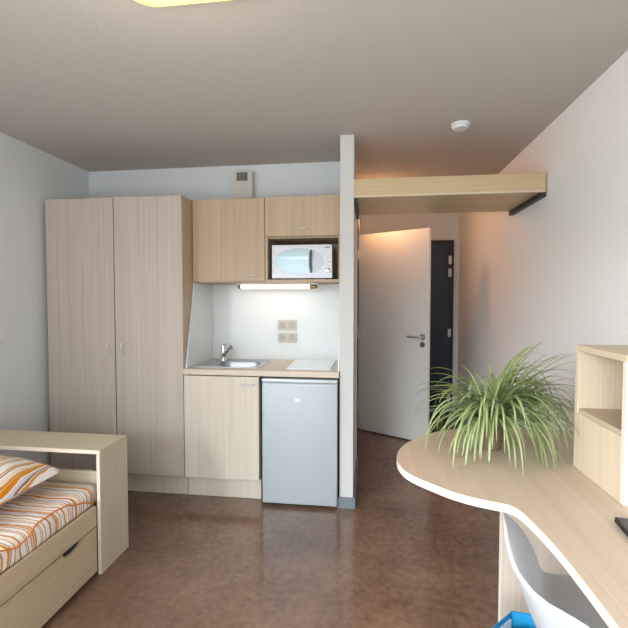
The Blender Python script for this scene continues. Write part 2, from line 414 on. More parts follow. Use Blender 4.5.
# microwave
mw = thing('microwave', 'silver-white microwave oven with an oval door window in the niche', 'microwave', (-.447, 3.0, 1.484))
M_mw = plain('microwave_silver', (196, 198, 204), .35, .25)
mx0, mx1, mz0, mz1, my = -.660, -.242, 1.492, 1.722, 2.85
obj('body', BM().box(mx0, mx1, my+.012, 3.14, mz0, mz1, .004, 2), M_mw, mw)
obj('front_panel', BM().box(mx0, mx1, my, my+.0118, mz0, mz1, .003, 2), M_mw, mw)
for xx in (mx0+.04, mx1-.04):
    for yy in (2.9, 3.1): obj('foot', BM().lathe([(.012, 1.4842), (.012, 1.492)], (xx, yy, 0), 12), M_dark, mw, True)
def ell(cx, cz, a, bb, cut0, cut1, n=48):
    pts = []
    for k in range(n):
        t = 2*PI*k/n; x = cx+a*math.cos(t); zz = cz+bb*math.sin(t)
        pts.append((min(max(x, cut0), cut1), zz))
    o = []
    for p in pts:
        if not o or (abs(p[0]-o[-1][0])+abs(p[1]-o[-1][1])) > 1e-5: o.append(p)
    return o
ec, ez = -.468, 1.607
obj('door_oval', BM().prism(ell(ec, ez, .170, .094, -9, 9), my-.003, my, 'y'), plain('microwave_oval', (172, 176, 184), .3, .3), mw)
obj('door_window', BM().prism(ell(ec, ez, .163, .088, -9, -.395), my-.006, my-.003, 'y'), plain('window_glass_painted_reflection', (168, 190, 198), .22, .2, coat=.25), mw)  # pale blue reflection put into the glass colour
hp = [(-.385+.012*math.cos(PI*k/12+PI/2)-.002, 1.607+.078*math.sin(PI*k/12+PI/2)) for k in range(13)] + [(-.381, 1.529), (-.377, 1.56), (-.381, 1.607), (-.377, 1.65), (-.381, 1.685)]
obj('door_handle', BM().prism(hp, my-.02, my-.003, 'y'), plain('handle_dark_teal', (28, 48, 50), .25), mw)
obj('timer_knob', BM().lathe([(.017, 0), (.016, -.012), (.012, -.014), (.001, -.014)], (-.272, my, 1.545), 24, 'y'), M_chrome, mw, True)
for i in range(3):
    for j in range(2):
        obj('button', BM().lathe([(.008, 0), (.007, -.004), (.001, -.004)], (-.284+j*.024, my, 1.594+i*.024), 12, 'y'), M_plast, mw, True)
obj('maker_badge', BM().box(-.292, -.256, my-.0012, my, 1.697, 1.705), plain('badge_grey', (120, 122, 128), .4), mw)

# under-cupboard lamp
tl = thing('tube_lamp', 'lit tube lamp fixed beneath the wall cupboards', 'lamp', (-.66, 3.0, 1.43))
M_cap = plain('lamp_end_metal', (150, 128, 98), .35, .6)
obj('lamp_base', BM().box(-.955, -.36, 2.985, 3.03, 1.454, 1.4655), M_white, tl)
obj('glowing_tube', BM().lathe([(.015, -.925), (.017, -.92), (.017, -.42), (.015, -.415)], (0, 3.0, 1.441), 20, 'x'), emis('tube_glow', (255, 240, 205), 2.2), tl, True)
obj('end_cap', BM().lathe([(.014, -.948), (.016, -.942), (.018, -.925)], (0, 3.0, 1.441), 16, 'x'), M_cap, tl, True)
obj('end_cap', BM().lathe([(.018, -.415), (.016, -.37), (.008, -.362)], (0, 3.0, 1.441), 16, 'x'), M_cap, tl, True)

# fridge
fg = thing('mini_fridge', 'silver-grey under-counter fridge below the worktop', 'fridge', (-.438, 2.9, 0))
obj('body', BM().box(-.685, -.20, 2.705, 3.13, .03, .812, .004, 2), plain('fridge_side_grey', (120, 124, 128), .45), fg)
obj('door', BM().box(-.680, -.190, 2.636, 2.695, .02, .812, .008, 3), M_fridge, fg, True)
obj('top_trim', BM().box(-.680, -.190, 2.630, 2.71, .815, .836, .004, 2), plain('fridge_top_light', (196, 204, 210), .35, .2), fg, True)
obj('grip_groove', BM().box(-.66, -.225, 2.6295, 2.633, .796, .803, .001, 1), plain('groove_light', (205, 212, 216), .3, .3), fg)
obj('maker_badge', BM().prism([(-.445+.024*math.cos(2*PI*k/24), .705+.011*math.sin(2*PI*k/24)) for k in range(24)], 2.6305, 2.632, 'y'), plain('badge_silver', (205, 208, 212), .2, .6), fg)
for xx in (-.66, -.23):
    for yy in (2.72, 3.1): obj('foot', BM().lathe([(.015, 0), (.015, .03)], (xx, yy, 0), 14), M_dark, fg, True)

# exhaust vent
vt = thing('air_vent', 'white plastic air vent high on the wall above the cupboards', 'vent', (-.945, 3.16, 2.1))
vx = -.945
pts = [(-.075, 2.10), (.075, 2.10), (.075, 2.312)]+[(.075-.0-.15*(k/10), 2.312+.016*math.sin(PI*k/10)) for k in range(1, 10)]+[(-.075, 2.312)]
obj('cover', BM().prism([(vx+p[0], p[1]) for p in pts], 3.115, 3.18, 'y'), M_beige, vt)
gr = BM(); gr.box(vx-.045, vx+.038, 3.1135, 3.115, 2.245, 2.305)
g0 = obj('grille', gr, plain('vent_grille_grey', (118, 116, 108), .6), vt)
obj('grille_hood', BM().box(vx-.045, vx+.038, 3.109, 3.1135, 2.245, 2.25).box(vx-.045, vx-.041, 3.109, 3.1135, 2.25, 2.305).box(vx+.034, vx+.038, 3.109, 3.1135, 2.25, 2.305).box(vx-.045, vx+.038, 3.109, 3.1135, 2.300, 2.305).box(vx-.035, vx+.03, 3.109, 3.1135, 2.27, 2.274), plain('vent_grille_dark', (88, 84, 76), .6), vt)

# ------------------------------------------------------------------ loft shelf
sh = thing('high_shelf', 'wide oak shelf high across the entry between dividing wall and side wall', 'shelf', (.48, 2.98, 1.99))
obj('board', BM().box(DX1+.001, 1.045, 2.70, 3.285, 1.998, 2.02), M_shelf, sh)
obj('fascia', BM().box(DX1+.001, 1.046, 2.68, 2.6995, 1.998, 2.103, .0015, 1), M_shelf, sh)
obj('edge_lip', BM().box(DX1+.001, 1.046, 2.676, 2.70, 1.990, 1.9975), M_edge, sh)
M_brk = plain('dark_bracket_metal', (70, 66, 70), .45, .4)
obj('bracket', BM().box(1.03, 1.059, 2.705, 3.29, 1.966, 1.9975), M_brk, sh)
obj('bracket', BM().box(DX1+.001, DX1+.022, 2.705, 3.29, 1.966, 1.9975), M_brk, sh)

# smoke detector
sd = thing('smoke_detector', 'round white smoke detector on the ceiling near the high shelf', 'smoke detector', (.535, 2.60, ZC-.031))
obj('base_ring', BM().lathe([(.054, ZC), (.054, ZC-.012), (.047, ZC-.014)], (.535, 2.60, 0), 32), M_plast, sd, True)
obj('cap', BM().lathe([(.047, ZC-.012), (.047, ZC-.023), (.042, ZC-.029), (.001, ZC-.031)], (.535, 2.60, 0), 32), M_plast, sd, True)

# ceiling lamp (rounded rectangle, front edge in view)
cl = thing('ceiling_lamp', 'rounded rectangular ceiling lamp glowing pale yellow over the room', 'lamp', (-.575, 1.17, ZC-.055))
def loopz(hx_, hy_, r, z): return rr(-.575, 1.17, hx_, hy_, r, z, 8)
b = BM(); bridge(b.bm, [loopz(.22, .215, .07, ZC), loopz(.22, .215, .07, ZC-.012), loopz(.20, .195, .06, ZC-.012)]); obj('mounting_plate', b, M_plast, cl, True)
b = BM(); bridge(b.bm, [loopz(.208, .203, .07, ZC-.0125), loopz(.21, .205, .075, ZC-.035), loopz(.20, .195, .075, ZC-.052), loopz(.17, .165, .06, ZC-.06)])
def diff_mat():
    m, nt, b_ = newmat('lamp_diffuser')
    b_.inputs['Base Color'].default_value = lin((240, 228, 170))
    b_.inputs['Emission Color'].default_value = lin((250, 226, 130)); b_.inputs['Emission Strength'].default_value = 0.55
    return m
obj('diffuser', b, diff_mat(), cl, True)

# hall lamp behind the shelf
hl = thing('ceiling_lamp', 'round warm ceiling lamp in the entry hall behind the high shelf', 'lamp', (.14, 4.0, ZC-.07))
obj('mounting_ring', BM().lathe([(.11, ZC), (.11, ZC-.015)], (.14, 4.0, 0), 32), M_plast, hl, True)
obj('glass_dome', BM().lathe([(.10, ZC-.0155), (.10, ZC-.03), (.08, ZC-.055), (.04, ZC-.068), (.001, ZC-.07)], (.14, 4.0, 0), 32), emis('warm_dome_glow', (255, 170, 100), 4.0), hl, True)

# small wall hook
wh = thing('wall_hook', 'tiny grey hook on the left wall above the bed', 'hook', (XL, 2.3, 1.08))
obj('hook_plate', BM().box(XL, XL+.006, 2.285, 2.31, 1.075, 1.11, .002, 1), M_satin, wh)
obj('hook_arm', BM().tube([(XL+.005, 2.297, 1.092), (XL+.03, 2.297, 1.088), (XL+.04, 2.297, 1.1)], .005, 8), M_satin, wh, True)

# ------------------------------------------------------------------ bed
bd = thing('bed', 'pale oak single bed frame with drawer base along the left wall', 'bed', (-1.79, 1.0, 0))
M_bed = M_oaky
by0, by1 = -.02, 1.965
obj('side_rail', BM().box(-1.325, -1.307, by0, 1.858, 0.246, .345, .001, 1), M_bed, bd)
# drawer front with the scooped grip
n0, n1 = 1.63, 1.755
def dfront(a, c, notch):
    p = [(a, .022), (c, .022), (c, .240)]
    if notch: 
        p += [(n1, .240)]+[((n0+n1)/2+(n1-n0)/2*math.cos(t), .240-.030*math.sin(t)**.7) for t in [PI*k/10 for k in range(1, 10)]]+[(n0, .240)]
    p += [(a, .240)]
    return p
dw = obj('drawer', BM().prism(dfront(.93, 1.856, True), -1.325, -1.307, 'x'), M_bed, bd)
obj('grip_shade', BM().prism([(n0-.0, .236)]+[((n0+n1)/2-(n1-n0)/2*math.cos(t), .240-.034*math.sin(t)**.7) for t in [PI*k/10 for k in range(0, 11)]]+[(n1, .236)], -1.333, -1.326, 'x'), M_dark, dw)  # dark sheet behind the scoop, stands in for the shade inside
obj('drawer', BM().prism(dfront(by0, .926, False), -1.325, -1.307, 'x'), M_bed, bd)
obj('base_box', BM().box(-2.235, -1.345, by0+.02, 1.94, .02, .32), plain('bed_inside_dark', (60, 52, 44), .7), bd)
obj('end_board', BM().box(-2.235, -1.327, 1.947, 1.965, .02, .474, .001, 1), M_oakx, bd)

def cloth_box(x0, x1, y0, y1, z0, z1, nx, ny, nz, r, puff, amp, seed):
    """closed rounded box with soft wavy sides"""
    bm = bmesh.new(); rnd = random.Random(seed)
    bmesh.ops.create_cube(bm, size=2)
    bmesh.ops.subdivide_edges(bm, edges=bm.edges, cuts=nx, use_grid_fill=True)
    ph = [rnd.uniform(0, 6.28) for _ in range(8)]
    for v in bm.verts:
        p = v.co.copy()
        hx_, hy_, hz_ = (x1-x0)/2, (y1-y0)/2, (z1-z0)/2
        q_ = Vector((p.x*hx_, p.y*hy_, p.z*hz_))
        inn = Vector((max(-hx_+r, min(hx_-r, q_.x)), max(-hy_+r, min(hy_-r, q_.y)), max(-hz_+r, min(hz_-r, q_.z))))
        dd_ = q_-inn
        if dd_.length > 1e-6: q_ = inn+dd_.normalized()*r
        if p.z > .9: q_.z += puff*(1-p.x**2)*(1-p.y**4)
        wv = amp*(math.sin(9*q_.y+ph[0]+3*q_.x)+.6*math.sin(21*q_.y+ph[1])+.5*math.sin(14*q_.x+ph[2]+5*q_.y))
        if p.z > -.5: q_.z += wv*.5
        if p.x > .9: q_.x += wv*.9*(0.3+.7*max(0, -p.z)); 
        v.co = q_+Vector(((x0+x1)/2, (y0+y1)/2, (z0+z1)/2))
    return bm
mt = thing('mattress', 'mattress in an orange-striped white cover lying on the bed', 'mattress', (-1.79, .97, .322))
obj('cover', cloth_box(-2.235, -1.330, by0+.01, 1.935, .322, .430, 40, 8, 4, .035, .006, .003, 3), M_sheet, mt, True)
# piping along the cover's lower seam
pp = []
ctrl = [(0, .40), (.5, .42), (1.0, .40), (1.28, .40), (1.35, .423), (1.42, .398), (1.476, .41), (1.53, .427), (1.635, .427), (1.70, .422), (1.76, .396), (1.889, .350), (1.93, .34)]
for i in range(61):
    y = ctrl[0][0]+(ctrl[-1][0])*i/60
    for (a, za), (c_, zb) in zip(ctrl, ctrl[1:]):
        if a <= y <= c_+1e-6:
            t = (y-a)/(c_-a); t = t*t*(3-2*t); zz = za+(zb-za)*t; break
    k = max(0, (zz-.395)/.036)
    pp.append((-1.3275-.036*(1-math.sqrt(max(0, 1-k*k))), y, zz+.001))
obj('piping', BM().tube(pp, .0032, 8), plain('orange_piping', (222, 128, 28), .8), mt, True)

# pillow
def pillow(cx, cy, z0, lx, ly, h, rz, tilt):
    bm = bmesh.new(); n = 36
    def z_(u, v):
        return h*((1-abs(u)**2.6)*(1-abs(v)**2.6))**.55
    top = {}; bot = {}
    for i in range(n+1):
        for j in range(n+1):
            u = -1+2*i/n; v = -1+2*j/n
            k = 1-.07*(1-abs(v)**2)*abs(u)**3; k2 = 1-.07*(1-abs(u)**2)*abs(v)**3
            x = u*lx/2*k; y = v*ly/2*k2
            wr_ = .005*math.sin(17*x+9*y)+.004*math.sin(31*y-8*x)+.003*math.sin(43*x+21*y)
            zt = z_(u, v)
            e = (abs(u) == 1 or abs(v) == 1)
            top[i, j] = bm.verts.new((x, y, zt*.72+(0 if e else wr_)))
            bot[i, j] = top[i, j] if e else bm.verts.new((x, y, -zt*.28))
    for i in range(n):
        for j in range(n):
            bm.faces.new((top[i, j], top[i+1, j], top[i+1, j+1], top[i, j+1]))
            bm.faces.new((bot[i, j], bot[i, j+1], bot[i+1, j+1], bot[i+1, j]))
    M = Matrix.Translation((cx, cy, z0)) @ Matrix.Rotation(rz, 4, 'Z') @ Matrix.Rotation(tilt, 4, 'X')
    bm.transform(M)
    return bm
pw = obj('pillow', pillow(-1.83, 1.52, .512, .72, .64, .215, math.radians(-3), math.radians(2)), M_pill, None, True, origin=(-1.865, 1.6, .46))
tag(pw, 'plump pillow in an orange-striped case lying on the mattress', 'pillow')

# bridging table over the foot of the bed
bt = thing('bed_table', 'pale oak bridge table standing over the end of the bed', 'table', (-1.78, 1.98, 0))
ty0, ty1 = 1.862, 2.095
obj('table_top', BM().box(-2.248, -1.287, ty0, ty1, .597, .617, .001, 1), M_oakx, bt)
M_oakp = wood('pale_oak_panel', (208, 196, 176), (180, 166, 146), 'z')
obj('side_panel', BM().box(-1.305, -1.287, ty0, ty1, .002, .5965, .001, 1), M_oakp, bt)
obj('side_panel', BM().box(-2.249, -2.237, ty0, ty1, .002, .5965), M_oakp, bt)
obj('edge_strip', BM().box(-2.248, -1.287, ty0-.0015, ty0, .598, .616).box(-1.304, -1.288, ty0-.0015, ty0, .003, .5975), M_edge, bt)

# ------------------------------------------------------------------ desk
dk = thing('desk', 'long oak desk with a rounded peninsula end against the right wall', 'desk', (.7, 1.0, 0))
out = [(XR-.002, 2.03), (.62, 2.03), (.512, 2.012), (.43, 1.995), (.353, 1.968), (.285, 1.918), (.227, 1.855), (.175, 1.79), (.144, 1.729), (.120, 1.66), (.111, 1.594), (.112, 1.555), (.119, 1.52), (.128, 1.485), (.144, 1.455), (.168, 1.425), (.200, 1.393),
       (.25, 1.345), (.29, 1.318), (.33, 1.298), (.381, 1.280), (.41, 1.272), (.428, 1.25), (.438, 1.215), (.446, 1.165), (.452, 1.11), (.458, 1.05), (.46, .95), (.46, .6), (.46, .05), (XR-.002, .05)]
# smooth the outline a little
def chaikin(p, fix):
    o = []
    n = len(p)
    for i in range(n):
        a, c_ = Vector(p[i]), Vector(p[(i+1) % n])
        if i in fix: o.append(tuple(a))
        else: o.append(tuple(a*.75+Vector(p[(i-1) % n])*0.125+c_*.125))
        if i not in (0, n-1, n-2): o.append(tuple((a+c_)/2))
    return o
out2 = chaikin(out, (0, 29, 30))
obj('desk_top', BM().prism(out2, .724, .7495), M_desk, dk)
# pale edge band following the outline
eb = BM(); pts = out2[:-1]; vs = []
for i, p in enumerate(pts):
    a = Vector(pts[max(i-1, 0)]); c_ = Vector(pts[min(i+1, len(pts)-1)]); t = (c_-a).normalized(); nrm = Vector((t.y, -t.x))
    vs.append((Vector(p), Vector(p)-nrm*.0016 if False else Vector(p)+Vector((-abs(0), 0))+(-nrm)*.0016))
def inside_dir(p, nrm): return nrm
ring = []
cen = Vector((.75, 1.2))
for i, p in enumerate(pts):
    a = Vector(pts[max(i-1, 0)]); c_ = Vector(pts[min(i+1, len(pts)-1)]); t = (c_-a).normalized(); nrm = Vector((t.y, -t.x))
    P0 = Vector(p)
    # outline runs anticlockwise seen from above (wall, far end, left, near): outward is to the right of travel
    ring.append((P0, P0+nrm*.0016))
area = sum(pts[i][0]*pts[(i+1) % len(pts)][1]-pts[(i+1) % len(pts)][0]*pts[i][1] for i in range(len(pts)))
sgn = 1 if area > 0 else -1
rows = []
for i, p in enumerate(pts):
    P0, P1 = ring[i]; o_ = (P1-P0)*sgn
    P1 = P0+o_
    rows.append([eb.bm.verts.new((P0.x, P0.y, .7245)), eb.bm.verts.new((P1.x, P1.y, .7245)), eb.bm.verts.new((P1.x, P1.y, .7495)), eb.bm.verts.new((P0.x, P0.y, .7497))])
for A, B_ in zip(rows, rows[1:]):
    for k in range(4): eb.bm.faces.new((A[k], A[(k+1) % 4], B_[(k+1) % 4], B_[k]))
obj('edge_band', eb, plain('desk_edge_band', (216, 206, 192), .45), dk)
M_dpan = wood('desk_panel_oak', (194, 180, 166), (164, 148, 134), 'z')
obj('support_panel', BM().box(.464, XR-.002, 1.50, 1.522, .001, .7235), M_dpan, dk)
obj('panel_edging', BM().box(.4625, .464, 1.50, 1.522, .001, .7235), M_edge, dk)
obj('support_panel', BM().box(.475, XR-.002, .07, .092, .001, .7235), M_dpan, dk)

# storage cube on the desk
su = thing('shelf_unit', 'pale oak box shelf unit with an open niche standing on the desk', 'shelf', (.9, 1.45, .75))
ux0, ux1, uy0, uy1 = .737, 1.055, 1.303, 1.602
M_unit = wood('unit_oak', (218, 202, 178), (194, 174, 148), 'z')
M_unitt = wood('unit_top_oak', (214, 196, 170), (196, 176, 148), 'x')
obj('top_panel', BM().box(ux0, ux1, uy0, uy1, 1.168, 1.188, .001, 1), M_unitt, su)
obj('side_panel', BM().box(ux0, ux1, uy0, uy0+.018, .7505, 1.1678), wood('unit_side_lit', (226, 216, 202), (212, 200, 184), 'z'), su)  # unit oak made paler, light on the near side painted in
obj('side_panel', BM().box(ux0, ux1, uy1-.018, uy1, .7505, 1.1678), M_unit, su)
obj('shelf_panel', BM().box(ux0+.004, ux1, uy0+.0182, uy1-.0182, .948, .964), wood('unit_shelf', (196, 178, 154), (172, 152, 128), 'y'), su)
obj('lower_front', BM().box(ux0, ux0+.016, uy0+.0182, uy1-.0182, .7505, .9478), M_unit, su)
obj('back_panel', BM().box(ux1-.012, ux1, uy0+.0182, uy1-.0182, .7505, 1.1678), M_unit, su)

# laptop
lp = thing('laptop', 'dark grey closed laptop lying on the desk beside the shelf unit', 'laptop', (.72, 1.13, .75))
Rl = Matrix.Rotation(math.radians(-8), 3, 'Z'); pl = (.660, 1.205, 0)
M_lap = plain('laptop_dark', (62, 60, 62), .3, .5)
obj('base', BM().box(.660, .990, .975, 1.205, .7515, .7585, .0025, 2, (Rl, pl)), plain('laptop_base', (36, 34, 34), .45), lp)
obj('lid', BM().box(.660, .990, .975, 1.205, .759, .7655, .003, 2, (Rl, pl)), M_lap, lp)

# ------------------------------------------------------------------ chair
ch = thing('shell_chair', 'white moulded plastic shell chair tucked under the desk', 'chair', (.66, 1.12, 0))
rim = [(.47, .85), (.443, .884), (.409, .918), (.389, .935), (.368, .975), (.360, 1.03), (.362, 1.08), (.372, 1.14), (.384, 1.20), (.405, 1.28), (.428, 1.365)]
def xr(y):
    for (xa, ya), (xb, yb) in zip(rim, rim[1:]):
        if ya <= y <= yb+1e-6: return xa+(xb-xa)*(y-ya)/(yb-ya)
    return rim[-1][0]
rowsv = []
NU = 20
prof = [(0, .692, 0), (.018, .64, 0), (.040, .58, 0), (.068, .52, 0), (.11, .475, .12), (.18, .452, .5), (.26, .446, .85), (.36, .446, 1), (.44, .45, 1), (.475, .438, 1)]
bm = bmesh.new()
extra = [0, .028, .045, .038, .008, 0, 0, 0, 0, 0]
for ri, (dx, z, flat) in enumerate(prof):
    row = []
    for i in range(NU+1):
        u = -1+2*i/NU
        y = 1.1075+.2575*u
        xb = xr(y); x = (xb+dx+extra[ri]*max(0, u)**2)*(1-flat)+(.385+dx)*flat
        yy = y+.055*flat
        zz = z + (.022*abs(u)**4)*(1 if z < .5 else 0)
        if z > .68: zz = z-.012*abs(u)**6
        row.append(bm.verts.new((x, yy, zz)))
    rowsv.append(row)
for A, B_ in zip(rowsv, rowsv[1:]):
    for i in range(NU): bm.faces.new((A[i], A[i+1], B_[i+1], B_[i]))
M_shell = plain('white_shell_plastic', (236, 239, 242), .28, coat=.2)
ntx = M_shell.node_tree; tb = ntx.nodes.new('ShaderNodeBsdfTranslucent'); tb.inputs['Color'].default_value = lin((236, 240, 244))
mxs = ntx.nodes.new('ShaderNodeMixShader'); mxs.inputs[0].default_value = .7
ntx.links.new(ntx.nodes['Principled BSDF'].outputs[0], mxs.inputs[1]); ntx.links.new(tb.outputs[0], mxs.inputs[2]); ntx.links.new(mxs.outputs[0], ntx.nodes['Material Output'].inputs['Surface'])
so = obj('shell', bm, M_shell, ch, True)
rb = [Vector((xr(y), y, .692-.012*abs((y-1.1075)/.2575)**6)) for y in [.851+.513*k/30 for k in range(31)]]
obj('rim_bead', BM().tube(rb, .0055, 10), plain('white_rim_plastic', (242, 243, 244), .3), ch, True)
md = so.modifiers.new('Solidify', 'SOLIDIFY'); md.thickness = .009; md.offset = 0
ms = so.modifiers.new('Subdivision', 'SUBSURF'); ms.levels = 1; ms.render_levels = 2
M_leg = wood('beech_leg', (206, 176, 138), (184, 152, 112), 'z')
for a, c_ in (((.56, 1.30, .445), (.52, 1.37, .001)), ((.56, .96, .445), (.49, .90, .001)), ((.78, 1.30, .445), (.83, 1.37, .001)), ((.78, .96, .445), (.83, .90, .001))):
    obj('leg', BM().tube([a, c_], .015, 12, .010), M_leg, ch, True)
obj('seat_frame', BM().tube([(.56, 1.30, .425), (.78, .96, .425)], .008).tube([(.56, .96, .425), (.78, 1.30, .425)], .008), M_satin, ch, True)

# ------------------------------------------------------------------ blue bag
bg = thing('shopping_bag', 'open bright blue bag standing on the floor behind the white chair', 'bag', (.41, 1.2, 0))
top = [(.335, 1.195), (.43, 1.288), (.50, 1.28), (.485, 1.12), (.40, 1.08)]
cxb = sum(p[0] for p in top)/5; cyb = sum(p[1] for p in top)/5
def sc_(p, k): return (cxb+(p[0]-cxb)*k, cyb+(p[1]-cyb)*k)
bm = bmesh.new()
lo = [bm.verts.new((*sc_(p, .82), .002)) for p in top]; hi = [bm.verts.new((*p, .42)) for p in top]
hi2 = [bm.verts.new((*sc_(p, .955), .42)) for p in top]; lo2 = [bm.verts.new((*sc_(p, .80), .01)) for p in top]
n = 5
bm.faces.new(lo); bm.faces.new(lo2)
for i in range(n):
    j = (i+1) % n
    bm.faces.new((lo[i], lo[j], hi[j], hi[i])); bm.faces.new((hi[i], hi[j], hi2[j], hi2[i])); bm.faces.new((hi2[i], hi2[j], lo2[j], lo2[i]))
obj('bag_body', bm, plain('bright_blue_paper', (30, 132, 178), .45), bg)
a_, c_ = Vector(sc_(top[0], .945)), Vector(sc_(top[1], .945)); tt = (c_-a_)
bm = bmesh.new(); k0 = a_+tt*.06; k1 = a_+tt*.90
vs = [bm.verts.new((k0.x, k0.y, .405)), bm.verts.new((k1.x, k1.y, .405)), bm.verts.new((k1.x*.97+cxb*.03, k1.y*.97+cyb*.03, .25)), bm.verts.new((k0.x*.97+cxb*.03, k0.y*.97+cyb*.03, .25))]
bm.faces.new(vs); r_ = bmesh.ops.extrude_face_region(bm, geom=bm.faces[:]); 
for v in [g for g in r_['geom'] if isinstance(g, bmesh.types.BMVert)]: v.co += Vector((.003, -.003, 0))
obj('white_lining', bm, plain('pale_grey_paper', (206, 210, 222), .6), bg)

bm = bmesh.new(); bmesh.ops.create_icosphere(bm, subdivisions=4, radius=1)
for v in bm.verts:
    p = v.co.copy(); k = 1+.10*math.sin(7*p.x+3*p.y)+.08*math.sin(11*p.y+5*p.z)+.05*math.sin(19*p.x-9*p.z)
    v.co = Vector((cxb+.014+p.x*.044*k, cyb+.016+p.y*.064*k, min(.345+p.z*.066*k, .409)))
obj('crumpled_contents', bm, plain('dark_blue_plastic', (22, 50, 92), .35), bg, True)

# ------------------------------------------------------------------ spider plant
pc = Vector((.487, 1.755, .75))
sp = thing('potted_spider_plant', 'arching spider plant in a small brown pot on the desk end', 'plant', pc)
obj('pot', BM().lathe([(.042, .7505), (.045, .752), (.06, .86), (.064, .862), (.064, .88), (.058, .88), (.056, .862)], (pc.x, pc.y, 0), 32), plain('brown_pot_plastic', (118, 98, 78), .4), sp, True)
obj('soil', BM().lathe([(.055, .855), (.05, .862), (.001, .866)], (pc.x, pc.y, 0), 24), plain('potting_soil', (58, 44, 34), .95, bump=.8, bscale=300), sp, True)
def leafmat():
    m, nt, b_ = newmat('spider_leaf')
    N = nt.nodes.new; L = nt.links.new
    uv = N('ShaderNodeUVMap'); s = N('ShaderNodeSeparateXYZ'); L(uv.outputs[0], s.inputs[0])
    fr_ = N('ShaderNodeMath'); fr_.operation = 'FRACT'; L(s.outputs[0], fr_.inputs[0])
    a = N('ShaderNodeMath'); a.operation = 'SUBTRACT'; a.inputs[1].default_value = .5; L(fr_.outputs[0], a.inputs[0])
    ab = N('ShaderNodeMath'); ab.operation = 'ABSOLUTE'; L(a.outputs[0], ab.inputs[0])
    cr = N('ShaderNodeValToRGB'); cr.color_ramp.elements[0].position = .08; cr.color_ramp.elements[0].color = lin((206, 210, 168))
    cr.color_ramp.elements[1].position = .24; cr.color_ramp.elements[1].color = lin((122, 146, 88)); L(ab.outputs[0], cr.inputs[0])
    # leaf-to-leaf tone from the integer part of u
    fl = N('ShaderNodeMath'); fl.operation = 'FLOOR'; L(s.outputs[0], fl.inputs[0])
    wn = N('ShaderNodeTexWhiteNoise'); wn.noise_dimensions = '1D'; L(fl.outputs[0], wn.inputs['W'])
    mx = N('ShaderNodeMix'); mx.data_type = 'RGBA'; L(cr.outputs[0], mx.inputs[6]); mx.inputs[7].default_value = lin((160, 176, 116))
    mm = N('ShaderNodeMath'); mm.operation = 'MULTIPLY'; mm.inputs[1].default_value = .75; L(wn.outputs[0], mm.inputs[0]); L(mm.outputs[0], mx.inputs[0])
    L(mx.outputs[2], b_.inputs['Base Color']); b_.inputs['Roughness'].default_value = .4
    tr_ = N('ShaderNodeBsdfTranslucent'); L(mx.outputs[2], tr_.inputs['Color'])
    ms_ = N('ShaderNodeMixShader'); ms_.inputs[0].default_value = .25
    L(b_.outputs[0], ms_.inputs[1]); L(tr_.outputs[0], ms_.inputs[2]); L(ms_.outputs[0], nt.nodes['Material Output'].inputs['Surface'])
    return m
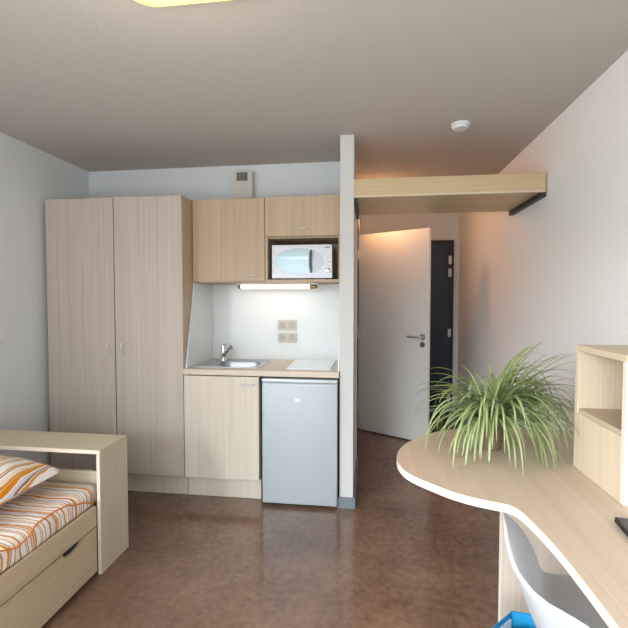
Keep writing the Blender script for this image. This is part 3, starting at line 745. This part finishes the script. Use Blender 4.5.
def foliage():
    rnd = random.Random(21)
    bm = bmesh.new(); uvl = bm.loops.layers.uv.new('UVMap')
    def leaf(base, az, e0, length, width, idx, bend):
        n = 16; ds = length/n; p = Vector(base); e = e0; pts = [p.copy()]; az_ = az
        for i in range(n):
            p = p+Vector((math.cos(az_)*math.cos(e), math.sin(az_)*math.cos(e), math.sin(e)))*ds
            if p.z < .757: p.z = .757; e = max(e, -.05)
            if p.x > 1.04: p.x = 1.04
            if p.y < 1.615 and p.x > .722 and p.z < 1.2: p.x = .722-.002*(i % 3)
            pts.append(p.copy()); e -= bend*ds*(0.4+1.2*i/n); e = max(e, -1.35)
            az_ += rnd.uniform(-.03, .03)
        rows_ = []
        for i, q_ in enumerate(pts):
            t = i/n; d_ = (pts[min(i+1, n)]-pts[max(i-1, 0)]).normalized()
            side = d_.cross(Vector((0, 0, 1)))
            if side.length < .05: side = Vector((-math.sin(az), math.cos(az), 0))
            side.normalize(); up_ = side.cross(d_)
            w_ = width*min(1, .55+t*2.2)*(1-t**3.2)**.9+.0004
            rows_.append([bm.verts.new(q_-side*w_+up_*w_*.35), bm.verts.new(q_), bm.verts.new(q_+side*w_+up_*w_*.35)])
        for i in range(n):
            A, B_ = rows_[i], rows_[i+1]
            for k in range(2):
                f_ = bm.faces.new((A[k], A[k+1], B_[k+1], B_[k])); f_.smooth = True
                for lp_, (uu, vv) in zip(f_.loops, ((k/2, i/n), ((k+1)/2, i/n), ((k+1)/2, (i+1)/n), (k/2, (i+1)/n))):
                    lp_[uvl].uv = (idx+.02+uu*.96, vv)
    idx = 0
    for i in range(225):
        az = rnd.choice((rnd.gauss(0.0, .6), rnd.gauss(-.6, .6), rnd.gauss(.5, .7), rnd.gauss(PI+.3, .6), rnd.uniform(0, 2*PI), rnd.gauss(-1.5, .6)))
        c_ = math.cos(az)
        e0 = math.radians(rnd.uniform(0, 78))
        ln = rnd.uniform(.22, .36)+(.14*rnd.random() if c_ > .2 else 0)
        if math.sin(az) < -.5: ln = min(ln, rnd.uniform(.28, .40))
        if c_ < -.5: ln = min(ln, .36)
        r0 = rnd.uniform(0, .035)
        base = (pc.x+r0*math.cos(az)+rnd.uniform(-.01, .05), pc.y+r0*math.sin(az), rnd.uniform(.865, .92))
        leaf(base, az, e0, ln, rnd.uniform(.0042, .0082), idx, rnd.uniform(2.5, 12.0)*.30/ln)
        idx += 1
    for az, ln, e0 in ((-2.3, .42, .5), (-2.5, .45, .7), (-2.15, .40, .3), (-1.9, .40, .6), (-2.8, .40, .5), (-3.0, .42, .8), (-1.2, .42, .7), (-.9, .44, .8), (-1.5, .40, .5), (-2.65, .36, .2), (-2.0, .36, .9), (2.9, .40, .9)):
        leaf((pc.x, pc.y, .88), az, e0, ln, rnd.uniform(.005, .007), idx, rnd.uniform(5.5, 7.5)); idx += 1
    # plantlets on runners hanging to either side
    for c0, k in ((Vector((.66, 1.80, .93)), 24), (Vector((.40, 1.74, .94)), 14), (Vector((.58, 1.86, .99)), 16), (Vector((.62, 1.68, .88)), 12)):
        for i in range(k):
            az = rnd.gauss(0, 1.1) if c0.x > .5 else rnd.uniform(0, 2*PI)
            leaf(c0, az, math.radians(rnd.uniform(5, 60)), rnd.uniform(.12, .22), rnd.uniform(.0035, .006), idx, rnd.uniform(7, 13)); idx += 1
    return bm
fo = obj('foliage', foliage(), leafmat(), sp, uvkeep=True)
st = BM()
for c0 in ((.66, 1.80, .93), (.40, 1.74, .94), (.58, 1.86, .99), (.62, 1.68, .88)):
    a = Vector((pc.x, pc.y, .862)); c_ = Vector(c0); m_ = (a+c_)/2+Vector((0, 0, .09))
    st.tube([a*(1-t)**2+m_*2*t*(1-t)+c_*t*t for t in [k/10 for k in range(11)]], .0022, 6)
obj('runner_stem', st, plain('runner_green', (176, 186, 120), .5), sp, True)

# ------------------------------------------------------------------ lights
W_WIN, W_SKY, W_BOUNCE, W_SIDE = 39, 3500, 62, 80
def area(name, loc, rot, sx, sy, power, col):
    l = bpy.data.lights.new(name, 'AREA'); l.shape = 'RECTANGLE'; l.size = sx; l.size_y = sy; l.energy = power; l.color = col
    o = bpy.data.objects.new(name, l); COL.objects.link(o); o.location = loc; o.rotation_euler = rot
    return o
area('window_daylight', ((wx0+wx1)/2, YW-.12, (wz0+wz1)/2), (PI/2, 0, 0), wx1-wx0, wz1-wz0, W_WIN, (.95, .98, 1.0))
area('bright_sky', (-4.2, YW-3.2, 4.2), (PI/2-math.radians(28), 0, math.radians(-38)), 7.0, 3.6, W_SKY, (.84, .93, 1.0))
area('added_side_fill', (XL-.12, (vy0+vy1)/2, 1.2), (PI/2-math.radians(6), 0, -PI/2), vy1-vy0, 1.9, W_SIDE, (.93, .97, 1.0))  # added fill at the unseen side opening, lifts the right wall
area('ceiling_bounce_fill', ((wx0+wx1)/2, YW-.45, wz0-.35), (PI/2+math.radians(42), 0, 0), wx1-wx0, .9, W_BOUNCE, (1.0, .98, .95))  # added upward light that brightens the ceiling, in place of ground bounce
l = bpy.data.lights.new('hall_bulb', 'POINT'); l.energy = 10; l.color = (1.0, .50, .22); l.shadow_soft_size = .06
o = bpy.data.objects.new('hall_bulb', l); COL.objects.link(o); o.location = (.14, 4.0, ZC-.13)
area('tube_lamp_light', (-.67, 3.0, 1.42), (0, 0, 0), .5, .03, .7, (1.0, .95, .84))

l = bpy.data.lights.new('ceiling_lamp_bulb', 'POINT'); l.energy = 5; l.color = (1.0, .93, .82); l.shadow_soft_size = .12
o = bpy.data.objects.new('ceiling_lamp_bulb', l); COL.objects.link(o); o.location = (-.6, 1.17, ZC-.2)
wld = bpy.data.worlds.new('World'); scene.world = wld; wld.use_nodes = True
bgn = wld.node_tree.nodes['Background']; bgn.inputs['Color'].default_value = (.80, .90, 1.0, 1); bgn.inputs['Strength'].default_value = 1.0

# ------------------------------------------------------------------ camera
F = 420.0; VX = 368.0; HY = 299.0
yaw = math.atan((VX-314)/F); pitch = math.atan((314-HY)*math.cos(yaw)/F)
cam = bpy.data.cameras.new('camera'); co = bpy.data.objects.new('camera', cam); COL.objects.link(co)
cam.sensor_fit = 'HORIZONTAL'; cam.sensor_width = 36; cam.lens = 36*F/628
cyp = HY+F*math.tan(pitch)/math.cos(yaw)
cam.shift_y = (cyp-314)/628.0
cam.clip_start = .02
co.location = (0, 0, 1.35); co.rotation_euler = (PI/2-pitch, 0, yaw)
scene.camera = co
scene.view_settings.view_transform = 'Standard'; scene.view_settings.look = 'None'
scene.view_settings.gamma = 1; scene.view_settings.use_curve_mapping = False
scene.view_settings.exposure = -0.08
